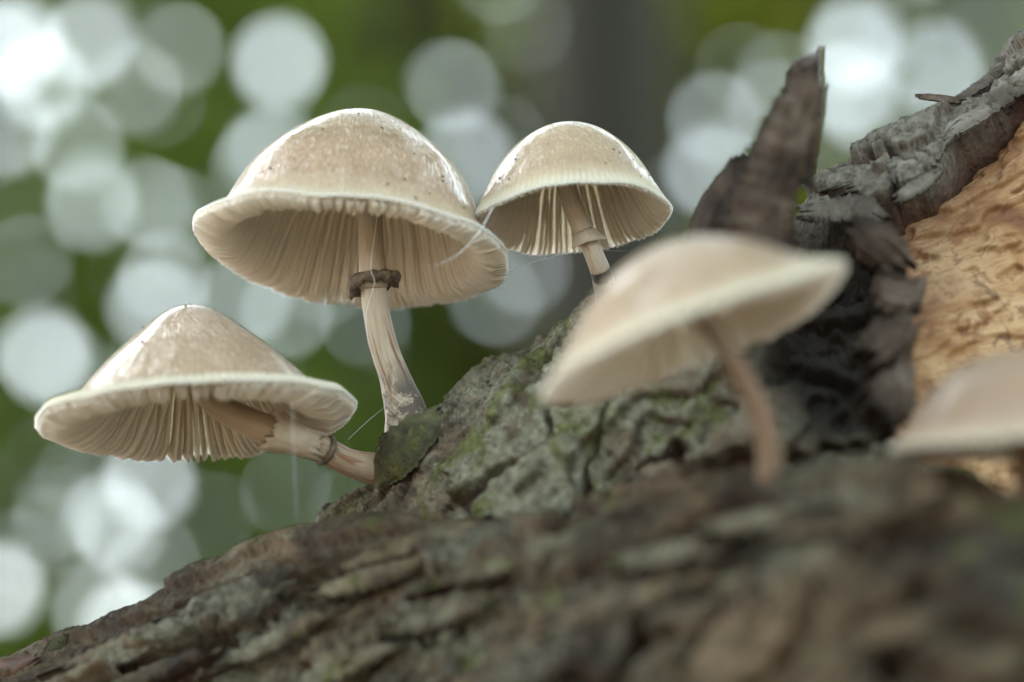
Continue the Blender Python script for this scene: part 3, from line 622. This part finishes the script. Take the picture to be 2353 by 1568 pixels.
# --- the near one, out of focus
Z = 44.2; k_ = PX * Z
r4 = empty('mushroom', at(1768, 1130, 44.8), label='blurred tilted mushroom with long brown stem growing in front of the dark snag', cat='mushroom', group=GRP)
ms = mat_stem('stem_near', (0.19, 0.140, 0.092), 0.1, 0.9, 0.9, 1.0)
fr = build_stem(r4, [(1590, 700, Z), (1630, 755, Z), (1685, 835, Z), (1735, 925, Z + .1), (1765, 1020, Z + .2), (1772, 1110, Z + .4), (1768, 1180, Z + .8)], [48, 48, 50, 52, 56, 66, 80], ms, 31)
_, pl, pf, *_ = build_cap(r4, at(1600, 778, Z), (-0.345, 0.92, 0.185), 380 * k_,
    [(0, 0.60), (0.12, 0.595), (0.28, 0.555), (0.46, 0.465), (0.62, 0.35), (0.75, 0.225), (0.85, 0.12), (0.92, 0.06), (1.0, 0.0)],
    72, M_CAP, seed=21, wave=0.015, thick=0.07, depth=(0.03, 0.10, 0.15, 0.13, 0.04), stem_r=30 * k_,
    curl=lambda th: 0.10 * np.exp(-((np.angle(np.exp(1j * th))) / 0.6) ** 2))
# --- the one cut by the right border
Z = 43.8; k_ = PX * Z
r5 = empty('mushroom', at(2372, 1200, 43.6), label='blurred greyish cap with a low brim in front of the bare tan wood', cat='mushroom', group=GRP)
ms = mat_stem('stem_right', (0.15, 0.085, 0.045), 0.1, 0.9, 0.9, 1.0)
build_stem(r5, [(2350, 900, Z), (2358, 1000, Z), (2364, 1090, Z), (2372, 1200, Z + .1), (2380, 1290, Z + .5)], [64, 66, 68, 74, 80], ms, 41)
build_cap(r5, at(2352, 1030, Z), (0.0, 0.985, 0.11), 308 * k_,
    [(0, 0.735), (0.14, 0.73), (0.30, 0.69), (0.48, 0.60), (0.64, 0.46), (0.78, 0.28), (0.88, 0.13), (0.94, 0.05), (1.0, 0.0)],
    64, M_CAP_GREY, seed=33, wave=0.015, thick=0.07, depth=(0.03, 0.08, 0.12, 0.12, 0.04), stem_r=30 * k_)

# ------------------------------------------------------------------ spider silk
def thread(label, pts, rad, seed=0):
    P = spline([at(*p) for p in pts], 40); T = norm(np.gradient(P, axis=0)); sd = norm(np.cross(T, [0, 0, -1.0])); nn = np.cross(sd, T); th = np.linspace(0, 2 * np.pi, 5, endpoint=False)
    kk = np.arange(40) * 0.5; rr = rad * (1 + 0.5 * fbm(np.stack([kk, kk * 0 + seed, kk * 0], -1), 2, seed))[:, None] * (1 - 0.8 * (np.arange(40) / 39.0) ** 3)[:, None]
    V = P[:, None] + sd[:, None] * (np.cos(th)[None] * rr)[..., None] + nn[:, None] * (np.sin(th)[None] * rr)[..., None]
    c = P[0]; e = mesh_np('spider_thread', V.reshape(-1, 3), grid_faces(40, 5, wrap_v=True), M_SILK, None, True)
    tag(e, label, 'spider thread', 'spider silk on the mushrooms')
thread('thick white spider thread hanging from small cap rim across the tall cap gills', [(1132, 478, 51.4), (1118, 505, 51.3), (1100, 535, 51.2), (1070, 570, 51.0), (1030, 598, 50.9), (985, 618, 50.9)], 0.010, 1)
thread('fine spider thread hanging from the brim of the lowest mushroom', [(672, 922, 49.9), (674, 1000, 49.9), (677, 1090, 49.9), (682, 1200, 49.9)], 0.0045, 2)
thread('fine slanting spider thread between the bent stem and the tall stem', [(800, 1010, 53.3), (845, 968, 53.3), (890, 930, 53.3)], 0.0035, 3)
thread('fine spider thread strung between the tall cap and the small cap', [(1168, 622, 53), (1240, 598, 53.2), (1330, 578, 53.4), (1440, 577, 53.5)], 0.0035, 4)
thread('fine spider thread running down the stem with the dark ring', [(868, 490, 52.4), (852, 610, 52.2), (860, 650, 52.3), (842, 720, 52.6), (846, 800, 52.8)], 0.007, 5)

# ------------------------------------------------------------------ the wood behind: trees with leafy crowns, gaps of sky between the leaves
# gaps in the foliage: (u, v, radius px)
GAPS = [(640, 135, 36), (20, 110, 58), (100, 190, 40), (215, 95, 44), (410, 110, 22), (1050, 200, 24), (875, 165, 18), (850, 295, 24), (1070, 360, 36), (625, 345, 32), (590, 375, 22), (1220, 55, 16),
        (1640, 270, 24), (1635, 390, 30), (1960, 110, 44), (1950, 205, 36), (2250, 60, 66), (2150, 160, 40), (105, 820, 42), (878, 790, 52), (375, 640, 26), (355, 705, 30), (455, 735, 34), (560, 690, 34), (660, 720, 26),
        (345, 1105, 34), (258, 1195, 28), (472, 1180, 27), (660, 1130, 18), (-10, 1352, 42), (292, 1445, 36), (210, 1400, 20), (935, 965, 15), (180, 330, 22), (210, 475, 24), (340, 470, 16), (1200, 615, 19), (1140, 690, 15), (60, 600, 18),
        (1770, 240, 20), (1790, 180, 20), (20, 300, 28), (110, 1050, 14), (130, 1230, 15), (2080, 60, 34), (40, 450, 18), (740, 640, 18), (600, 860, 15), (1890, 330, 22), (520, 60, 14), (310, 200, 24), (1990, 250, 24), (-120, 950, 30), (2420, 250, 40), (700, 1010, 14), (1560, 440, 14)]
GAPS = np.array(GAPS, float); GAPS[:, 2] *= 0.64
_g = np.random.default_rng(5); _u = _g.uniform(-250, 2600, 260); _v = _g.uniform(-250, 1750, 260); _r = 2 + 8 * _g.random(260) ** 2
_ok = ~(((_u > 1230) & (_u < 1540)) | ((_u > 930) & (_u < 1260) & (_v > 620)) | ((_u > 500) & (_u < 800) & (_v > 780) & (_v < 1000)))
GAPS = np.concatenate([GAPS, np.stack([_u, _v, _r], -1)[_ok]])
def leaves(name, centers, size, mat, parent, seed, carve=True, flat=0.0):
    rg = np.random.default_rng(seed); n = len(centers)
    C = np.asarray(centers, float)
    if carve:
        q = (C - CAM); zc = q @ FF; uu = 1176.5 + (q @ FX) / np.maximum(zc, .1) / PX; vv = 784 - (q @ FU) / np.maximum(zc, .1) / PX
        keep = np.ones(n, bool); lp = size * 0.5 / np.maximum(zc, .1) / PX
        for (gu, gv, gr) in GAPS: keep &= ~((np.hypot(uu - gu, vv - gv) < gr + lp * 0.55) & (zc > 2))
        C = C[keep]; n = len(C)
    A = norm(rg.normal(size=(n, 3)) * np.array([1, 1, 1 - flat])); B = norm(np.cross(A, rg.normal(size=(n, 3)))); Nn = np.cross(A, B)
    L = size * rg.uniform(0.7, 1.25, (n, 1)) * 0.5
    v0 = C - A * L; v2 = C + A * L; v1 = C + B * L * 0.6 + Nn * L * 0.15; v3 = C - B * L * 0.6 + Nn * L * 0.15
    V = np.stack([v0, v1, v2, v3], 1).reshape(-1, 3); i = np.arange(n)[:, None] * 4
    F = np.concatenate([i + np.array([0, 1, 2]), i + np.array([0, 2, 3])])
    return mesh_np(name, V, F, mat, parent, False, world=True)
def tube(paths, name, mat, parent, seed=0, m_=10):
    V = []; F = []; b = 0; th = np.linspace(0, 2 * np.pi, m_, endpoint=False)
    for pts, rad in paths:
        n = 5 * len(pts); P = spline(pts, n); r = spline(np.array(rad, float)[:, None], n)[:, 0]; T = norm(np.gradient(P, axis=0))
        sd = norm(np.cross(T, [0.13, 0.97, 0.2])); nn = np.cross(sd, T)
        rr = r[:, None] * (1 + 0.12 * fbm(np.stack([np.cos(th)[None] + 0 * r[:, None], np.sin(th)[None] + 0 * r[:, None], np.arange(n)[:, None] * 0.3 + 0 * th[None]], -1), 2, seed))
        V.append((P[:, None] + sd[:, None] * (np.cos(th)[None] * rr)[..., None] + nn[:, None] * (np.sin(th)[None] * rr)[..., None]).reshape(-1, 3)); F.append(grid_faces(n, m_, wrap_v=True) + b); b += n * m_
    return mesh_np(name, np.concatenate(V), np.concatenate(F), mat, parent, True, world=True)
def tree(x, y, h, rtrunk, crown_c, crown_r, n, size, leaf, seed, label, name='beech_tree', group=None, carve=True, clump=0.5, lean=0.0):
    rg = np.random.default_rng(seed)
    t = empty(name, loc=(x, y, 0), label=label, cat='tree', group=group)
    cc = np.array(crown_c, float); cr = np.array(crown_r, float)
    tr = [np.array([x, y, -0.1]), np.array([x + lean * .3, y, h * 0.33]), np.array([x + lean * .7 + rg.normal() * .05, y, h * 0.66]), np.array([x + lean, y, h])]
    paths = [(tr, [rtrunk * 1.25, rtrunk, rtrunk * 0.75, rtrunk * 0.2])]
    for k in range(7):
        a = rg.uniform(0, 6.28); f = rg.uniform(0.35, 0.85); p0 = np.array([x + lean * f, y, h * f]); tgt = cc + cr * norm(rg.normal(size=3)) * 0.8
        paths.append(([p0, p0 * 0.55 + tgt * 0.45 + np.array([0, 0, 0.25]), tgt], [rtrunk * 0.35, rtrunk * 0.18, 0.012]))
    tube(paths, 'trunk', M_TREEBARK, t, seed)
    nc = max(20, n // 60); d = norm(rg.normal(size=(nc, 3))) * (rg.uniform(0.15, 1, (nc, 1)) ** 0.45); cl = cc + d * cr
    pts = cl[rg.integers(0, nc, n)] + rg.normal(size=(n, 3)) * clump * 0.5
    leaves('crown', pts, size, leaf, t, seed + 1, carve)
    return t
# trees in view; the crowns stand at 11 to 18 m
TV = 'forest trees behind the mushrooms'
tree(0.40, 11.6, 13, 0.33, (0.7, 12.4, 8.6), (2.2, 0.9, 1.5), 5000, 0.12, M_LEAFS[2], 101, 'dark straight trunk rising behind the two bell caps, blurred', group=TV)
tree(-0.50, 15.5, 12, 0.05, (-0.5, 15.8, 5.2), (1.8, 0.9, 3.4), 17000, 0.15, M_LEAFS[2], 102, 'thin dark trunk with leaves blurred behind the tallest mushroom', group=TV)
tree(-2.9, 14.0, 11, 0.10, (-2.3, 14.2, 5.0), (2.0, 0.9, 3.4), 19000, 0.15, M_LEAFS[1], 103, 'green leafy tree blurred behind the lowest mushroom', group=TV)
tree(-5.0, 16.0, 12, 0.12, (-4.4, 16.0, 5.6), (2.3, 1.0, 3.6), 16000, 0.16, M_LEAFS[0], 104, 'olive leafy tree with wide sky gaps far left of the tall mushroom', group=TV)
tree(2.6, 15.0, 12, 0.11, (1.9, 14.9, 5.4), (1.9, 0.9, 3.4), 18000, 0.15, M_LEAFS[0], 105, 'olive leafy tree blurred behind the snag', group=TV)
tree(4.6, 17.0, 13, 0.12, (4.4, 16.6, 5.8), (2.3, 1.0, 3.6), 15000, 0.16, M_LEAFS[1], 106, 'green leafy tree with bright sky behind the rising trunk end', group=TV)
tree(0.9, 18.5, 14, 0.13, (0.4, 18.0, 6.2), (3.0, 1.0, 4.2), 15000, 0.18, M_LEAFS[0], 107, 'leafy tree deep in the wood behind the dark trunk', group=TV)
tree(-2.2, 19.0, 14, 0.13, (-2.8, 18.4, 6.2), (3.0, 1.0, 4.2), 15000, 0.18, M_LEAFS[0], 108, 'leafy tree deep in the wood between the tallest and lowest mushroom', group=TV)
tree(4.0, 20.0, 14, 0.13, (4.2, 19.6, 6.6), (3.2, 1.0, 4.4), 18000, 0.20, M_LEAFS[2], 109, 'farthest leafy tree deep in the wood behind the snag', group=TV)
tree(-6.2, 20.5, 14, 0.13, (-6.0, 20.0, 6.6), (3.2, 1.0, 4.4), 16000, 0.20, M_LEAFS[2], 110, 'farthest leafy tree deep in the wood left of the lowest cap', group=TV)
tree(-1.0, 21.5, 15, 0.13, (-1.0, 21.0, 6.8), (3.4, 1.0, 4.6), 14500, 0.20, M_LEAFS[1], 111, 'farthest leafy tree deep in the wood behind the tallest mushroom', group=TV)
# unseen crowns of the wood, added around and overhead to shade the log
rg = np.random.default_rng(77)
for k in range(16):
    a = 2 * math.pi * k / 16 + rg.uniform(-0.15, 0.15); d = rg.uniform(4.5, 7.5); x, y = d * math.sin(a), d * math.cos(a)
    if abs(a) < 0.5 or a > 5.8 or 1.95 < a < 4.35: continue      # view sector kept free; sector behind the viewer left open to let light in
    tree(x, y, rg.uniform(10, 13), 0.14, (x * 0.72, y * 0.72, rg.uniform(6.5, 8.5)), (2.7, 2.7, 2.2), 7200, 0.34, M_LEAFS[k % 3], 200 + k, 'unseen beech tree of the surrounding wood, added so its crown shades the log', group='trees added around the log to shade it', carve=False, clump=0.9)
for k, (x, y, cx, cy_, cz) in enumerate([(2.6, 3.4, 0.9, 1.6, 8.2), (-2.9, 2.4, -1.2, 0.9, 7.6), (1.2, -3.2, 0.5, -1.4, 8.0), (3.6, 7.4, 1.7, 5.6, 8.6), (-3.8, 7.2, -1.9, 5.4, 8.4)]):  # crowns added overhead to cut the light from above
    tree(x, y, 11, 0.13, (cx, cy_, cz), (2.7, 2.7, 1.2), 7000, 0.30, M_LEAFS[k % 3], 300 + k, 'unseen beech tree of the surrounding wood, added so its crown shades the log', group='trees added around the log to shade it', carve=False, clump=0.8)
for k, (x, y, cz) in enumerate([(-4.6, 12.2, 11.0), (-0.6, 13.2, 11.6), (3.6, 12.4, 11.0)]):  # crowns added above the frame to break up sky reflections on the caps
    tree(x, y + 1.5, 14, 0.12, (x, y, cz), (2.6, 2.0, 2.0), 2600, 0.32, M_LEAFS[k % 3], 400 + k, 'unseen beech tree of the surrounding wood, added so its crown shades the log', group='trees added around the log to shade it', carve=False, clump=0.8)
